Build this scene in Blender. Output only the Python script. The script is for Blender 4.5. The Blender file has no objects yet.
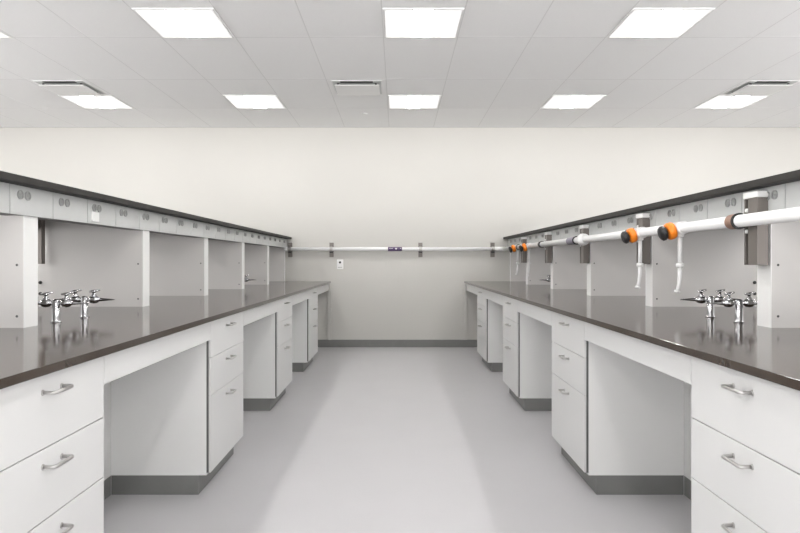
import bpy, bmesh, math
from mathutils import Vector, Matrix
PI = math.pi
scene = bpy.context.scene
C = scene.collection

# ------------------------------------------------------------------ measures
EYE = 1.20            # camera height
WALL = 8.84           # distance to the back wall
CEIL = 3.083          # ceiling height
WT, WB = 0.9235, 0.8985  # worktop top and underside
EDGE = 0.935          # worktop front edge, sideways from the camera
FACE = 0.962          # drawer faces
KBACK = 1.473         # back panel of the knee spaces
DIV = 1.556           # front edge of the upright dividers
CORE = 2.195          # far edge of the dividers
FASC = 1.545          # front of the service fascia
SHELF = 1.485         # front edge of the upper shelf
SH_T, SH_B = 1.5405, 1.5115
FA_B = 1.391
BACKX = 2.82          # far edge of the worktop
START = 0.9           # benches start here (outside the frame)

GROUND_FILL, SKY = 13.5, 1.8   # added fill outside the unseen windows; the ground glow lifts the ceiling
# ------------------------------------------------------------------ materials
def mat(name, col, rough=0.5, metal=0.0, spec=0.5, noise=0.0, nscale=8.0, bump=0.0, bscale=300.0, emit=None, coat=0.0):
    m = bpy.data.materials.new(name); m.use_nodes = True
    nt = m.node_tree; b = nt.nodes['Principled BSDF']
    b.inputs['Base Color'].default_value = (*col, 1)
    b.inputs['Roughness'].default_value = rough
    b.inputs['Metallic'].default_value = metal
    b.inputs['Specular IOR Level'].default_value = spec
    b.inputs['Coat Weight'].default_value = coat
    if noise or bump:
        tc = nt.nodes.new('ShaderNodeTexCoord')
    if noise:
        n = nt.nodes.new('ShaderNodeTexNoise'); n.inputs['Scale'].default_value = nscale
        n.inputs['Detail'].default_value = 5
        nt.links.new(tc.outputs['Object'], n.inputs['Vector'])
        r = nt.nodes.new('ShaderNodeMapRange')
        r.inputs[1].default_value = 0.3; r.inputs[2].default_value = 0.7
        r.inputs[3].default_value = 1 - noise; r.inputs[4].default_value = 1 + noise
        nt.links.new(n.outputs['Fac'], r.inputs[0])
        h = nt.nodes.new('ShaderNodeHueSaturation'); h.inputs['Color'].default_value = (*col, 1)
        nt.links.new(r.outputs[0], h.inputs['Value'])
        nt.links.new(h.outputs['Color'], b.inputs['Base Color'])
    if bump:
        n2 = nt.nodes.new('ShaderNodeTexNoise'); n2.inputs['Scale'].default_value = bscale
        nt.links.new(tc.outputs['Object'], n2.inputs['Vector'])
        bp = nt.nodes.new('ShaderNodeBump'); bp.inputs['Strength'].default_value = bump
        bp.inputs['Distance'].default_value = 0.002
        nt.links.new(n2.outputs['Fac'], bp.inputs['Height'])
        nt.links.new(bp.outputs['Normal'], b.inputs['Normal'])
    if emit:
        b.inputs['Emission Color'].default_value = (*emit[0], 1)
        b.inputs['Emission Strength'].default_value = emit[1]
    return m

M = {
 'wall':    mat('warm white wall paint', (0.585,0.573,0.543), 0.7, noise=0.008, nscale=1.5, bump=0.05),
 'ceil':    mat('ceiling tile', (0.97, 0.97, 0.968), 0.85, noise=0.012, nscale=60, bump=0.1, bscale=400),
 'tbar':    mat('ceiling grid enamel', (0.82, 0.82, 0.815), 0.7),
 'floor':   mat('pale grey resin floor', (0.52,0.511,0.525), 0.36, spec=0.4, noise=0.012, nscale=3.0),
 'base':    mat('grey vinyl base', (0.20, 0.20, 0.195), 0.55, noise=0.03, nscale=12),
 'lam':     mat('white laminate', (0.66,0.66,0.655), 0.4, spec=0.4),
 'edge':    mat('dark shadow gap', (0.10, 0.10, 0.10), 0.7),
 'panel':   mat('light grey laminate', (0.65,0.632,0.618), 0.45, spec=0.4),
 'side':    mat('grey white laminate', (0.86, 0.86, 0.85), 0.42, spec=0.4),
 'stone':   mat('dark resin worktop', (0.048, 0.035, 0.027), 0.11, spec=0.45, noise=0.06, nscale=25),
 'shelf':   mat('dark resin shelf', (0.034, 0.032, 0.030), 0.55, spec=0.25, noise=0.05, nscale=25),
 'fasc':    mat('grey painted metal', (0.57, 0.58, 0.575), 0.4, spec=0.4, noise=0.01, nscale=20),
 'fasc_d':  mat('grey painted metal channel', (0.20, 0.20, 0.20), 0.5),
 'recp':    mat('grey receptacle plastic', (0.36, 0.365, 0.36), 0.45),
 'slot':    mat('dark slot', (0.03, 0.03, 0.03), 0.6),
 'steel':   mat('brushed steel', (0.55, 0.54, 0.53), 0.32, metal=1.0),
 'chrome':  mat('polished chrome', (0.50, 0.50, 0.51), 0.13, metal=1.0),
 'taupe':   mat('anodised strut channel', (0.20, 0.18, 0.165), 0.4, metal=0.35),
 'pipe':    mat('white plastic pipe', (0.84, 0.84, 0.84), 0.3, spec=0.5),
 'black':   mat('black rubber', (0.015, 0.015, 0.016), 0.45),
 'copper':  mat('copper brown band', (0.40, 0.25, 0.19), 0.4, metal=0.4),
 'violet':  mat('grey violet band', (0.23, 0.21, 0.27), 0.4),
 'orange':  mat('orange plastic', (0.90, 0.24, 0.015), 0.4),
 'purple':  mat('purple marker film', (0.085, 0.05, 0.13), 0.45),
 'white':   mat('white plastic', (0.88, 0.88, 0.87), 0.35),
 'light':   mat('lit diffuser', (0.5, 0.5, 0.5), 0.6, emit=((1.0, 0.99, 0.975), 1.3)),
 'lens':    mat('bright lamp lens', (0.9, 0.9, 0.9), 0.5, emit=((1.0, 0.985, 0.96), 78.0)),
}

# ------------------------------------------------------------------ builders
def box(bm, x0, x1, y0, y1, z0, z1, bev=0.0):
    x0, x1 = min(x0, x1), max(x0, x1); y0, y1 = min(y0, y1), max(y0, y1); z0, z1 = min(z0, z1), max(z0, z1)
    v = [bm.verts.new(p) for p in ((x0,y0,z0),(x1,y0,z0),(x1,y1,z0),(x0,y1,z0),(x0,y0,z1),(x1,y0,z1),(x1,y1,z1),(x0,y1,z1))]
    f = [bm.faces.new([v[i] for i in q]) for q in ((0,3,2,1),(4,5,6,7),(0,1,5,4),(1,2,6,5),(2,3,7,6),(3,0,4,7))]
    if bev:
        es = set(e for q in f for e in q.edges)
        bmesh.ops.bevel(bm, geom=list(es), offset=bev, segments=2, affect='EDGES', profile=0.5)
def lathe(bm, prof, org, axis, n=24):
    """prof: (distance along axis, radius) pairs"""
    org = Vector(org); a = Vector(axis).normalized()
    u = a.orthogonal().normalized(); w = a.cross(u)
    rings = []
    for d, r in prof:
        rings.append([bm.verts.new(org + a*d + (u*math.cos(2*PI*k/n) + w*math.sin(2*PI*k/n))*max(r, 1e-4)) for k in range(n)])
    for A, B in zip(rings, rings[1:]):
        for k in range(n):
            f = bm.faces.new((A[k], A[(k+1)%n], B[(k+1)%n], B[k])); f.smooth = True
    bm.faces.new(list(reversed(rings[0]))); bm.faces.new(rings[-1])
def cyl(bm, org, axis, r, L, n=24, ch=0.0):
    if ch: lathe(bm, [(0, r-ch), (ch, r), (L-ch, r), (L, r-ch)], org, axis, n)
    else: lathe(bm, [(0, r), (L, r)], org, axis, n)
def tube(bm, pts, r, n=14):
    P = [Vector(p) for p in pts]
    R = r if isinstance(r, (list, tuple)) else [r]*len(P)
    t0 = (P[1]-P[0]).normalized(); u = t0.orthogonal().normalized(); rings = []
    for i, p in enumerate(P):
        if i == 0: t = t0
        elif i == len(P)-1: t = (P[i]-P[i-1]).normalized()
        else: t = ((P[i]-P[i-1]).normalized() + (P[i+1]-P[i]).normalized()).normalized()
        u = (u - t*u.dot(t)).normalized(); w = t.cross(u)
        rings.append([bm.verts.new(p + (u*math.cos(2*PI*k/n) + w*math.sin(2*PI*k/n))*R[i]) for k in range(n)])
    for A, B in zip(rings, rings[1:]):
        for k in range(n):
            f = bm.faces.new((A[k], A[(k+1)%n], B[(k+1)%n], B[k])); f.smooth = True
    bm.faces.new(list(reversed(rings[0]))); bm.faces.new(rings[-1])
def ring(bm, org, axis, ri, ro, L, n=28):
    org = Vector(org); a = Vector(axis).normalized(); u = a.orthogonal().normalized(); w = a.cross(u)
    def circ(d, r): return [bm.verts.new(org + a*d + (u*math.cos(2*PI*k/n) + w*math.sin(2*PI*k/n))*r) for k in range(n)]
    A, B, D, E = circ(0, ro), circ(L, ro), circ(L, ri), circ(0, ri)
    for P, Q in ((A, B), (B, D), (D, E), (E, A)):
        for k in range(n): bm.faces.new((P[k], P[(k+1)%n], Q[(k+1)%n], Q[k]))
def obj(name, fn, m, parent=None, smooth=None):
    bm = bmesh.new(); fn(bm)
    bmesh.ops.recalc_face_normals(bm, faces=bm.faces)
    me = bpy.data.meshes.new(name); bm.to_mesh(me); bm.free()
    me.materials.append(M[m] if isinstance(m, str) else m)
    o = bpy.data.objects.new(name, me); C.objects.link(o)
    if parent:
        o.parent = parent                   # meshes are modelled in their thing's frame
    return o
def bx(*a, **k): return lambda bm: box(bm, *a, **k)
def tag(o, label, cat, group=None):
    o['label'] = label; o['category'] = cat
    if group: o['group'] = group
    return o
def thing(name, label, cat, loc=(0, 0, 0), group=None, rz=0.0):
    o = bpy.data.objects.new(name, None); C.objects.link(o)
    o.location = loc; o.rotation_euler = (0, 0, rz); o.empty_display_size = 0.05
    return tag(o, label, cat, group)
def struct(name, fn, m):
    o = obj(name, fn, m); o['kind'] = 'structure'; return o
def dup(o, loc, label, rz=None, parent=None):
    c = o.copy(); C.objects.link(c)
    if parent is None:
        c.location = loc; c['label'] = label
        if rz is not None: c.rotation_euler = (0, 0, rz)
    else:
        c.parent = parent
    for ch in list(o.children): dup(ch, None, None, None, c)
    return c
ORD = ['nearest', 'second nearest', 'third nearest', 'fourth nearest', 'farthest']
SIDE = {-1: 'left', 1: 'right'}

# ------------------------------------------------------------------ room shell
XW, YB = 7.6, -4.6
struct('floor', bx(-XW, XW, YB, WALL, -0.1, 0), 'floor')
struct('ceiling', bx(-XW, XW, YB, WALL, CEIL, CEIL+0.1), 'ceil')
struct('wall_back', bx(-XW-0.1, XW+0.1, WALL, WALL+0.1, -0.1, CEIL+0.1), 'wall')
YS = [YB, -1.2, 1.7, 5.0]  # piers between the side openings, added to let fill light in
def side_wall(sg):
    def f(bm):
        a, b = sg*XW, sg*(XW+0.1)
        box(bm, a, b, YB, WALL, -0.1, 0.9); box(bm, a, b, YB, WALL, 2.9, CEIL+0.1); box(bm, a, b, YS[-1], WALL, 0.9, 2.9)
        for y in YS: box(bm, a, b, max(YB, y-0.15), min(WALL, y+0.15), 0.9, 2.9)
    return f
struct('wall_left', side_wall(-1), 'wall')
struct('wall_right', side_wall(1), 'wall')
def portal(loc, rot, w, h):
    ld = bpy.data.lights.new('window_daylight', 'AREA'); ld.shape = 'RECTANGLE'; ld.size = w; ld.size_y = h; ld.cycles.is_portal = True  # portal guiding the added fill through an unseen opening
    lo = bpy.data.objects.new('window_daylight', ld); C.objects.link(lo); lo.location = loc; lo.rotation_euler = rot
wn = 7
for sg in (-1, 1):
    for ya, yb in zip(YS, YS[1:]):
        ya += 0.15; yb -= 0.15
        def wf(bm):
            for q in ((ya, ya+0.05, 0.9, 2.9), (yb-0.05, yb, 0.9, 2.9), (ya+0.05, yb-0.05, 0.9, 0.95), (ya+0.05, yb-0.05, 2.85, 2.9)):
                box(bm, sg*(XW+0.02), sg*(XW+0.08), q[0], q[1], q[2], q[3])
        struct('window_%d' % wn, wf, 'lam'); wn += 1  # side windows are unseen, added to brighten the room
        portal((sg*(XW+0.11), (ya+yb)/2, 1.9), (PI/2, 0, sg*PI/2), yb-ya, 2.0)
WL, WH = 0.1, 2.95  # sill and head of openings added behind the camera for fill
def fw(bm):
    box(bm, -XW-0.1, XW+0.1, YB-0.1, YB, -0.1, WL); box(bm, -XW-0.1, XW+0.1, YB-0.1, YB, WH, CEIL+0.1)
    for k in range(7):
        x = -XW + k*2*XW/6
        box(bm, x-0.1, x+0.1, YB-0.1, YB, WL, WH)
struct('wall_front', fw, 'wall')
for k in range(6):
    xa = -XW + k*2*XW/6 + 0.1; xb = -XW + (k+1)*2*XW/6 - 0.1
    def wf(bm):
        for q in ((xa, xa+0.05, WL, WH), (xb-0.05, xb, WL, WH), (xa+0.05, xb-0.05, WL, WL+0.05), (xa+0.05, xb-0.05, WH-0.05, WH), ((xa+xb)/2-0.02, (xa+xb)/2+0.02, WL+0.05, WH-0.05)):
            box(bm, q[0], q[1], YB-0.08, YB-0.02, q[2], q[3])
    struct('window_%d' % (k+1), wf, 'lam')  # frame of an unseen rear window, added for its light
    portal(((xa+xb)/2, YB-0.11, (WL+WH)/2), (PI/2, 0, 0), xb-xa, WH-WL)
struct('baseboard_back', bx(-XW, XW, WALL-0.012, WALL, 0, 0.104, bev=0.003), 'base')
MX = 0.6217
GX, GY = 0.193-MX/2, 5.29
def grid(bm):
    k = -12
    while GX + MX*k < XW:
        x = GX + MX*k; k += 1
        if x > -XW: box(bm, x-0.0045, x+0.0045, YB, WALL, CEIL-0.0008, CEIL)
    k = -8
    while GY + 1.22*k < WALL:
        y = GY + 1.22*k; k += 1
        if y > YB: box(bm, -XW, XW, y-0.0055, y+0.0055, CEIL-0.0008, CEIL)
struct('trim_1', grid, 'tbar')
struct('trim_2', bx(-XW, XW, WALL-0.02, WALL, CEIL-0.002, CEIL), 'fasc')

# ------------------------------------------------------------------ ceiling lights
def light_proto():
    t = thing('ceiling_light', '', 'ceiling light', (0, 0, CEIL), 'square lights in the ceiling grid')
    def fr(bm):
        a, b = 0.303, 0.288
        for q in ((-a, a, -a, -b), (-a, a, b, a), (-a, -b, -b, b), (b, a, -b, b)): box(bm, *q, -0.008, 0.0)
    obj('frame', fr, 'white', t)
    def df(bm):
        box(bm, -0.288, 0.288, -0.288, 0.288, -0.0055, -0.001)
    obj('diffuser', df, 'light', t)
    obj('lamp_lens', bx(-0.075, 0.075, -0.27, 0.27, -0.0085, -0.0056), 'lens', t)
    return t
lp = light_proto(); used = False
rows = [(GY-0.305-2.44*2, None), (GY-0.305-2.44, None), (GY-0.305, 'front'), (GY-0.305+2.44, 'back')]
colname = {-2: 'far left', -1: 'left of centre', 0: 'centre', 1: 'right of centre', 2: 'far right'}
for y, rn in rows + [(GY-0.305-2.44*3, None)]:
    for k in range(-3, 4):
        x = 0.193 + 3*MX*k
        if rn and abs(k) <= 2:
            if rn == 'front' and k == 2: lab = 'lit square ceiling light in the row over mid room, outside right end'
            else: lab = 'lit square ceiling light, %s in the %s' % (colname[k], 'row nearer the camera' if rn == 'front' else 'row near the back wall')
        else:
            lab = 'lit square ceiling light behind or beside the view'
        if not used: o = lp; o.location = (x, y, CEIL); o['label'] = lab; used = True
        else: o = dup(lp, (x, y, CEIL), lab)

# ------------------------------------------------------------------ air diffusers, sprinkler
def vent_proto():
    t = thing('air_diffuser', '', 'air vent', (0, 0, CEIL), 'square air diffusers in the ceiling')
    def fr(bm):
        a, b = 0.266, 0.254
        for q in ((-a, a, -a, -b), (-a, a, b, a), (-a, -b, -b, b), (b, a, -b, b)): box(bm, *q, -0.003, 0.0)
    obj('frame', fr, 'white', t)
    def nk(bm):
        box(bm, -0.2535, 0.2535, -0.2535, 0.2535, -0.004, -0.001)
    obj('throat', nk, 'fasc', t)
    def sl(bm):
        for q in ((-0.17, 0.17, -0.2535, -0.194), (-0.15, 0.15, 0.222, 0.253)): box(bm, *q, -0.0055, -0.0042)
    obj('air_slot', sl, 'slot', t)
    def pl(bm):
        box(bm, -0.235, 0.235, -0.192, 0.235, -0.030, -0.022, bev=0.003)
    obj('face_plate', pl, 'white', t)
    def hg(bm):
        for sx in (-1, 1):
            for sy in (-1, 1): box(bm, sx*0.2-0.01, sx*0.2+0.01, sy*0.17-0.01, sy*0.17+0.01, -0.022, -0.004)
    obj('hanger', hg, 'slot', t)
    return t
vp_ = vent_proto(); vp_.location = (0.193-MX, 6.82, CEIL); vp_['label'] = 'white square air diffuser in the middle of the ceiling, left of the centre light'
dup(vp_, (0.193-MX*6, 6.82, CEIL), 'white square air diffuser at the left of the ceiling beside the far left light')
dup(vp_, (0.193+MX*6, 6.82, CEIL), 'white square air diffuser at the right of the ceiling beside the far right light')
def spk(bm): lathe(bm, [(0, 0.042), (0.004, 0.042), (0.007, 0.036), (0.008, 0.0)], (0, 0, 0), (0, 0, -1))
s = obj('sprinkler_cover', spk, 'tbar'); s.location = (-0.414, 8.02, CEIL)
tag(s, 'small round sprinkler cover plate flush in the ceiling near the back wall', 'sprinkler')

# ------------------------------------------------------------------ benches
CABS = [(1.455, 2.067), (3.24, 3.935), (5.06, 5.765), (6.85, 7.61)]
KNEES = [(2.067, 3.24), (3.935, 5.06), (5.765, 6.85), (7.61, WALL-0.001)]
DIVY = [2.625 + 1.227*k for k in range(5)]
def handle_mesh(bm):
    # wire pull along y, sticking out to -x from the drawer face at x=0
    L, d, r = 0.048, 0.034, 0.009
    P = [(-0.0005, -L, 0), (-d+r, -L, 0), (-d+0.3*r, -L+0.3*r, 0), (-d, -L+r, 0), (-d, L-r, 0), (-d+0.3*r, L-0.3*r, 0), (-d+r, L, 0), (-0.0005, L, 0)]
    tube(bm, P, 0.0052, 12)
    for sy in (-1, 1): lathe(bm, [(0, 0.0085), (0.002, 0.0085), (0.003, 0.006)], (0, sy*L, 0), (-1, 0, 0), 14)
def rows(k):
    a, b = ((0.690, 0.494), (0.703, 0.509))[k > 0]
    return [(a+0.0015, 0.893, 0.049), (b+0.0015, a-0.0015, 0.046), (0.113, b-0.0015, 0.048)]
def cabinet(s, k, y0, y1):
    # local frame: front faces -x, mirrored through a 180 degree turn for the left bench
    W = y1 - y0; h = W/2
    t = thing('base_cabinet', 'white three-drawer base cabinet %s the camera under the %s worktop' % (ORD[k] if k < 3 else 'farthest from', SIDE[s]) if k == 3 else
              'white three-drawer base cabinet %s to the camera under the %s worktop' % (ORD[k], SIDE[s]), 'cabinet',
              (s*FACE, (y0+y1)/2, 0), 'drawer cabinets under the worktops', 0 if s > 0 else PI)
    obj('carcass', bx(0.0205, KBACK-FACE, -h, h, 0.10, WB), 'side', t)
    obj('toe_kick', bx(0.062, KBACK-FACE-0.002, -h+0.001, h-0.001, 0, 0.10), 'base', t)
    for z0, z1, dz in rows(k):
        d = obj('drawer', bx(0.0, 0.019, -h+0.003, h-0.003, z0, z1, bev=0.0015), 'lam', t)
        hd = obj('handle', handle_mesh, 'steel', d)
        hd.location = (0, -0.005*s, z1-dz); hd['label'] = 'brushed steel wire handle'
    obj('shadow_gap', bx(0.010, 0.0205, -h, h, 0.113, 0.893), 'edge', t)
    return t
for s in (-1, 1):
    N = SIDE[s]
    tag(obj('worktop', lambda bm: box(bm, s*EDGE, s*BACKX, START, WALL-0.001, WB, WT, bev=0.0012), 'stone'),
        'long dark polished worktop of the %s bench' % N, 'worktop', 'dark worktops')
    tag(obj('upper_shelf', lambda bm: box(bm, s*SHELF, s*(CORE+DIV-SHELF), START, WALL-0.001, SH_B, SH_T, bev=0.002), 'shelf'),
        'long narrow dark shelf capping the %s bench above the grey outlet fascia' % N, 'shelf', 'dark upper shelves')
    for k, (a, b) in enumerate(CABS): cabinet(s, k, a, b)
    for k, (a, b) in enumerate(KNEES):
        w = ('next to the back wall' if k == 3 else '%s to the camera' % ORD[k])
        tag(obj('apron_rail', lambda bm: box(bm, s*FACE, s*(FACE+0.02), a+0.001, b-0.001, 0.797, WB, bev=0.001), 'lam'),
            'white apron rail over the knee space %s in the %s bench' % (w, N), 'rail', 'apron rails over the knee spaces')
        t = thing('knee_panel', 'white back panel of the knee space %s in the %s bench' % (w, N), 'panel', (s*KBACK, (a+b)/2, 0), 'back panels of the knee spaces')
        h = (b-a)/2-0.001
        obj('panel', bx(0, s*0.02, -h, h, 0.10, WB), 'lam', t)
        obj('base_strip', bx(s*0.001, s*0.02, -h, h, 0, 0.10), 'base', t)
    tag(obj('support_strip', lambda bm: box(bm, s*0.925, s*0.975, WALL-0.03, WALL-0.013, 0.104, 0.797, bev=0.002), 'wall'),
        'thin pale upright strip on the back wall under the end of the %s worktop' % N, 'support strip', 'strips under the worktop ends')
    # upright dividers
    for k, y in enumerate(DIVY + [WALL-0.07]):
        T = 0.10 if k < 5 else 0.068
        fr = DIV if k < 5 else 1.575
        lab = 'white upright divider panel on the %s worktop, %s' % (N, '%s to the camera' % ORD[k] if k < 4 else ('fifth from the camera' if k == 4 else 'against the back wall'))
        t = thing('divider_panel', lab, 'panel', (s*fr, y, WT), 'upright dividers on the worktops')
        top = FA_B - WT
        full = SH_B - WT
        def bd(bm):
            box(bm, s*0.003, s*(CORE-fr), 0, T, 0, top)
            box(bm, s*(FASC+0.092-fr), s*(CORE-0.04-fr), 0, T, top, full)
        obj('board', bd, 'panel', t)
        if k == 1:
            for zz in (0.080, 0.148):
                obj('bolt', lambda bm: lathe(bm, [(0, 0.011), (0.006, 0.010), (0.008, 0.006)], (s*(CORE-fr-0.012), 0, zz), (0, -1, 0), 8), 'slot', t)
        e = obj('edge_band', bx(0, s*0.003, 0, T, 0, top), 'white', t); e['label'] = 'white edge facing the aisle'  # same laminate as the board, its lit side brightened in the colour
        if k < 5:
            for zz in (0.048, 0.262):
                obj('screw', lambda bm: lathe(bm, [(0, 0.0055), (0.002, 0.0045)], (s*0.03, 0, zz), (0, -1, 0), 10), 'edge', t)
    # service fascia
    t = thing('outlet_fascia', 'row of grey metal outlet panels under the dark shelf of the %s bench' % N, 'outlet panel', (s*FASC, 0, FA_B), 'outlet fascias under the shelves')
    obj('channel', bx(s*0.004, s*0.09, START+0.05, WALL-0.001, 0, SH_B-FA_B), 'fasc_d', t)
    f2 = CORE+DIV-2*FASC
    obj('back_channel', bx(s*(f2-0.05), s*f2, START+0.05, WALL-0.001, 0, SH_B-FA_B), 'fasc', t)
    k = -5
    while True:
        y0 = 2.512 + 0.3145*k; y1 = min(y0+0.3145, WALL-0.002); k += 1
        if y0 > WALL-0.05: break
        p = obj('cover_panel', bx(0, s*0.004, y0+0.003, y1-0.003, 0.0, SH_B-FA_B-0.001, bev=0.001), 'fasc', t)
        if y1-y0 < 0.25: continue
        if s < 0 and k == 3:
            q = obj('outlet_cover', bx(-s*0.009, 0, y0+0.035, y0+0.105, 0.012, 0.06, bev=0.002), 'white', p); q['label'] = 'white outlet cover'
        for j in range(2):
            yy = y0 + 0.065 + 0.052*j
            def rc(bm):
                ring(bm, (0, yy, 0.082), (-s, 0, 0), 0.0145, 0.019, 0.006, 20)
                lathe(bm, [(0, 0.0145), (0.0015, 0.0145)], (0, yy, 0.082), (-s, 0, 0), 20)
                box(bm, -s*0.0015, -s*0.0035, yy-0.006, yy-0.003, 0.078, 0.089); box(bm, -s*0.0015, -s*0.0035, yy+0.003, yy+0.006, 0.078, 0.089)
            obj('receptacle', rc, 'recp', p)

# ------------------------------------------------------------------ gas turrets on the worktops
def turret_proto():
    t = thing('gas_turret', '', 'gas tap', (0, 0, 0), 'chrome gas turrets on the worktops')
    def col(bm): lathe(bm, [(0, 0.022), (0.004, 0.022), (0.007, 0.019), (0.014, 0.0175), (0.098, 0.0175), (0.104, 0.012), (0.106, 0.0)], (0, 0, 0), (0, 0, 1))
    obj('column', col, 'chrome', t)
    for sx in (-1, 1):
        def vb(bm):
            lathe(bm, [(0.010, 0.008), (0.022, 0.010), (0.030, 0.017), (0.046, 0.020), (0.062, 0.017), (0.07, 0.010), (0.078, 0.009)], (0, 0, 0.088), (sx, 0, 0), 20)
            lathe(bm, [(0, 0.016), (0.016, 0.013), (0.022, 0.008), (0.030, 0.006)], (sx*0.046, 0, 0.094), (0, 0, 1), 16)
        v = obj('valve', vb, 'chrome', t)
        def lv(bm):
            lathe(bm, [(0, 0.009), (0.006, 0.010), (0.010, 0.007)], (sx*0.046, 0, 0.123), (0, 0, 1), 16)
            tube(bm, [(sx*0.046-0.02, -0.005, 0.128), (sx*0.046, 0, 0.130), (sx*0.046+0.028, 0.008, 0.136)], [0.0045, 0.006, 0.0045], 10)
        obj('lever', lv, 'chrome', v)
        def nz(bm):
            pr = [(0.078, 0.008)]
            for i in range(5):
                d = 0.084 + i*0.012; r = 0.0085 - i*0.0011
                pr += [(d, r), (d+0.009, r-0.0022)]
            pr += [(0.146, 0.003), (0.15, 0.0015)]
            lathe(bm, pr, (0, 0, 0.088), (sx, 0, 0), 16)
        obj('hose_nozzle', nz, 'chrome', v)
    return t
tp = turret_proto(); first = True
for s in (-1, 1):
    for y, lat, lab in ((2.86, 1.55, 'chrome two-way gas turret on the %s worktop, nearest to the camera behind the first divider'),
                   (3.12, 1.55, 'chrome two-way gas turret on the %s worktop, second from the camera in the first bay'),
                   (6.46, 1.60, 'small chrome gas turret far along the %s worktop behind the fourth divider')):
        l = lab % SIDE[s]
        if first: tp.location = (s*lat, y, WT); tp['label'] = l; first = False
        else: dup(tp, (s*lat, y, WT), l)

# ------------------------------------------------------------------ pipe brackets on the right bench
PX, PZ, PR = 1.465, EYE+0.1734, 0.0265
def bracket(label, loc, s, group, clamp=True, band='black'):
    """origin on the fascia plane, near bottom corner; s = direction (in x) from pipe to bench"""
    t = thing('pipe_bracket', label, 'bracket', loc, group)
    H = 0.283
    def post(bm):
        # C shaped strut: back, two sides and two lips leaving a slot towards the aisle
        d, w = 0.046, 0.10
        box(bm, -s*d, 0, 0, 0.070, 0, H, bev=0.0015)
        box(bm, -s*(d-0.014), 0, 0.070, 0.092, 0, H)
        box(bm, -s*d, 0, 0.092, w, 0, H, bev=0.001)
    obj('post', post, 'taupe', t)
    obj('slot', bx(-s*0.0335, -s*0.032, 0.071, 0.091, 0.002, H-0.002), 'slot', t)
    obj('cap', bx(-s*0.050, 0.0, -0.003, 0.103, H, H+0.027, bev=0.004), 'white', t)
    if clamp:
        cz = PZ - loc[2]; cx = -s*(abs(loc[0]) - PX)
        def bolts(bm):
            for dz in (-0.045, 0.045): cyl(bm, (-s*0.0335, 0.081, cz+dz), (-s, 0, 0), 0.009, 0.016, 14, 0.002)
        obj('bolt', bolts, 'white', t)
        obj('clamp_band', lambda bm: ring(bm, (cx, 0.082, cz), (0, 1, 0), PR, PR+0.006, 0.20 if band == 'violet' else 0.055), band, t)
        obj('clamp_liner', lambda bm: ring(bm, (cx, 0.072, cz), (0, 1, 0), PR, PR+0.0085, 0.010), 'black', t)
    return t
for k, y in enumerate(DIVY):
    bracket('dark strut bracket holding the white pipe, %s on the right bench' % ('%s to the camera' % ORD[k] if k < 4 else 'farthest'),
            (FASC, y, EYE-0.0146), 1, 'strut brackets along the right bench', True, ['copper', 'black', 'violet', 'black', 'black'][k])
xc = -(CORE+DIV-FASC-0.05)
cn = obj('conduit', bx(0, 0.022, 0, 0.04, 0, SH_B-EYE+0.0146, bev=0.002), 'taupe'); cn.location = (xc, DIVY[1]-0.075, EYE-0.0146)
tag(cn, 'dark upright conduit on the far side of the left bench, glimpsed past the first divider', 'conduit')

# wall brackets
WP = WALL - 0.073     # pipe axis along the wall
def wall_bracket(x, label):
    t = thing('wall_bracket', label, 'bracket', (x, WALL, 1.262), 'strut brackets on the back wall')
    obj('post', lambda bm: (box(bm, -0.028, 0.028, -0.041, 0, 0, 0.20, bev=0.002)), 'taupe', t)
    obj('cap', bx(-0.030, 0.030, -0.043, 0, 0.20, 0.216, bev=0.003), 'steel', t)
    cz = PZ - 1.262
    obj('clamp', lambda bm: ring(bm, (-0.02, WP-WALL, cz), (1, 0, 0), PR, PR+0.006, 0.04), 'steel', t)
    obj('clamp_liner', lambda bm: box(bm, -0.024, 0.024, -0.072, -0.043, cz-0.052, cz-0.033, bev=0.003), 'black', t)
wall_bracket(-1.50, 'grey strut bracket on the back wall at the end of the left shelf')
wall_bracket(-0.922, 'grey strut bracket on the back wall, between the left shelf and the white wall plate')
wall_bracket(0.321, 'grey strut bracket on the back wall to the right of the purple marker')
wall_bracket(1.33, 'grey strut bracket on the back wall at the end of the right shelf')

# ------------------------------------------------------------------ the pipe run
t = thing('white_pipe', 'white plastic pipe running along the right bench and across the back wall', 'pipe', (PX, START, PZ))
def loc_(p): return (p[0]-PX, p[1]-START, p[2]-PZ)
R = 0.09
obj('pipe', lambda bm: cyl(bm, loc_((PX, START, PZ)), (0, 1, 0), PR, WP-R-START, 28), 'pipe', t)
obj('pipe', lambda bm: cyl(bm, loc_((PX-R, WP, PZ)), (-1, 0, 0), PR, PX-R+1.55, 24), 'pipe', t)
obj('elbow', lambda bm: tube(bm, [loc_((PX, WP-R-0.03, PZ))] + [loc_((PX-R+R*math.cos(a*PI/16), WP-R+R*math.sin(a*PI/16), PZ)) for a in range(0, 9)] + [loc_((PX-R-0.03, WP, PZ))], PR+0.005, 20), 'pipe', t)
obj('end_cap', lambda bm: lathe(bm, [(0, PR+0.005), (0.04, PR+0.005), (0.048, PR)], loc_((-1.53, WP, PZ)), (-1, 0, 0)), 'pipe', t)
obj('coupling', lambda bm: lathe(bm, [(0, PR), (0.006, 0.036), (0.03, 0.046), (0.06, 0.048), (0.095, 0.044), (0.12, 0.034), (0.125, PR+0.001)], loc_((PX, 4.915, PZ)), (0, 1, 0), 28), 'pipe', t)
mk = obj('marker_label', lambda bm: ring(bm, loc_((-0.133, WP, PZ)), (1, 0, 0), PR, PR+0.003, 0.195, 28), 'purple', t); mk['label'] = 'purple pipe marker with white print'
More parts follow.
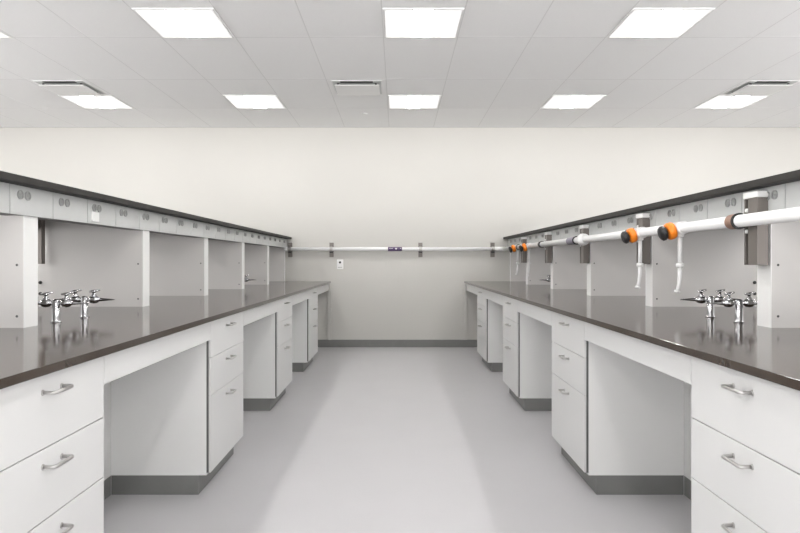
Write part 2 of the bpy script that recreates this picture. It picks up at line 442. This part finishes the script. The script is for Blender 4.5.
def prn(bm):
    yy = WP - PR - 0.0045
    for a, w in ((-0.112, 0.009), (-0.098, 0.006), (-0.088, 0.01), (-0.074, 0.008)):
        box(bm, *[q for q in (a-PX, a+w-PX)], yy-START, yy+0.001-START, 0.004, 0.012)
    v = [bm.verts.new(loc_(p)) for p in ((-0.04, yy, PZ+0.014), (0.0, yy, PZ+0.014), (-0.02, yy, PZ-0.012), (-0.04, yy+0.001, PZ+0.014), (0.0, yy+0.001, PZ+0.014), (-0.02, yy+0.001, PZ-0.012))]
    bm.faces.new(v[:3]); bm.faces.new(v[3:][::-1])
    for i in range(3): bm.faces.new((v[i], v[(i+1)%3], v[3+(i+1)%3], v[3+i]))
    box(bm, 0.035-PX, 0.05-PX, yy-START, yy+0.001-START, 0.004, 0.012)
pr_ = obj('print', prn, 'white', mk)

# ------------------------------------------------------------------ drop valves
def valve_proto():
    t = thing('drop_valve', '', 'valve', (0, 0, 0), 'orange valves on the white pipe')
    ax = Vector((-0.95, 0, -0.30)).normalized()
    def tee(bm):
        lathe(bm, [(0, PR), (0.002, PR+0.007), (0.098, PR+0.007), (0.10, PR)], (0, -0.05, 0), (0, 1, 0), 26)
        lathe(bm, [(0.0, 0.025), (0.034, 0.025)], (0, 0, 0), ax, 22)
        lathe(bm, [(0.0, 0.02), (0.042, 0.02), (0.046, 0.016)], (0, 0, 0), (0, 0, -1), 20)
    b = obj('tee', tee, 'pipe', t)
    def og(bm): lathe(bm, [(0.032, 0.030), (0.036, 0.042), (0.042, 0.045), (0.062, 0.045), (0.068, 0.042), (0.071, 0.030)], (0, 0, 0), ax, 28)
    o = obj('collar', og, 'orange', t); o['label'] = 'orange collar'
    def kb(bm):
        lathe(bm, [(0.070, 0.015), (0.078, 0.016), (0.080, 0.032), (0.085, 0.035), (0.102, 0.035), (0.107, 0.031), (0.108, 0.0)], (0, 0, 0), ax, 28)
        u = Vector((0, 1, 0)); w = ax.cross(u)
        for k in range(8):
            a = 2*PI*k/8; c = ax*0.084 + (u*math.cos(a) + w*math.sin(a))*0.034
            lathe(bm, [(0, 0.004), (0.018, 0.004)], c, ax, 8)
    k = obj('knob', kb, 'black', t); k['label'] = 'black knob'
    def dr(bm): tube(bm, [(0, 0, -0.040), (0, 0, -0.10), (0, 0, -0.19)], 0.0115, 16)
    obj('drop_tube', dr, 'pipe', t)
    def uc(bm): lathe(bm, [(0, 0.014), (0.003, 0.020), (0.02, 0.020), (0.023, 0.014)], (0, 0, -0.182), (0, 0, -1), 20)
    obj('union', uc, 'white', t)
    def tl(bm):
        tube(bm, [(0, 0, -0.20), (-0.001, 0, -0.25), (-0.005, 0, -0.29), (-0.013, 0, -0.325)], [0.0115, 0.0105, 0.009, 0.009], 14)
        lathe(bm, [(0, 0.009), (0.002, 0.015), (0.012, 0.016), (0.016, 0.010)], (-0.012, 0, -0.322), (-0.35, 0, -0.94), 16)
    obj('nozzle', tl, 'pipe', t)
    return t
vv = valve_proto()
vv.location = (PX, 3.267, PZ); vv['label'] = 'orange and black valve with white drop tube, nearest to the camera'
dup(vv, (PX, 3.806, PZ), 'orange and black valve with white drop tube, at the second bracket')
dup(vv, (PX, 7.02, PZ), 'small orange and black valve between the fourth and fifth brackets')
dup(vv, (PX, 7.68, PZ), 'small orange and black valve beyond the fifth bracket, closest to the back wall')

# ------------------------------------------------------------------ wall plate
t = thing('wall_plate', 'small white wall plate with a dark round button under the white pipe', 'wall plate', (-0.805, WALL, 1.093))
obj('plate', bx(-0.045, 0.045, -0.012, 0, 0, 0.135, bev=0.004), 'white', t)
obj('button', lambda bm: lathe(bm, [(0.012, 0.016), (0.020, 0.015), (0.022, 0.010)], (0, 0, 0.095), (0, -1, 0), 18), 'slot', t)
obj('slot', bx(-0.03, 0.03, -0.014, -0.011, 0.022, 0.03), 'recp', t)

# ------------------------------------------------------------------ world, camera, view
w = bpy.data.worlds.new('World'); scene.world = w; w.use_nodes = True
nt = w.node_tree; bg = nt.nodes['Background']
tc = nt.nodes.new('ShaderNodeTexCoord'); sp = nt.nodes.new('ShaderNodeSeparateXYZ')
nt.links.new(tc.outputs['Generated'], sp.inputs[0])
cr = nt.nodes.new('ShaderNodeMapRange')            # invented bright ground below the horizon as ceiling fill, sky above
cr.inputs[1].default_value = -0.06; cr.inputs[2].default_value = 0.06
cr.inputs[3].default_value = GROUND_FILL; cr.inputs[4].default_value = SKY
nt.links.new(sp.outputs['Z'], cr.inputs[0])
bg.inputs[0].default_value = (1.0, 0.99, 0.98, 1)
nt.links.new(cr.outputs[0], bg.inputs[1])
cd = bpy.data.cameras.new('camera'); cam = bpy.data.objects.new('camera', cd); C.objects.link(cam)
cam.location = (0, 0, EYE); cam.rotation_euler = (PI/2, 0, 0)
cd.sensor_fit = 'HORIZONTAL'; cd.sensor_width = 36; cd.lens = 36*630/800
cd.shift_x = 2.5/800; cd.shift_y = -5.0/800; cd.clip_start = 0.02
scene.camera = cam
vs = scene.view_settings
scene.display_settings.display_device = 'sRGB'
vs.view_transform = 'Standard'; vs.look = 'None'; vs.gamma = 1; vs.use_curve_mapping = False
vs.exposure = -0.66
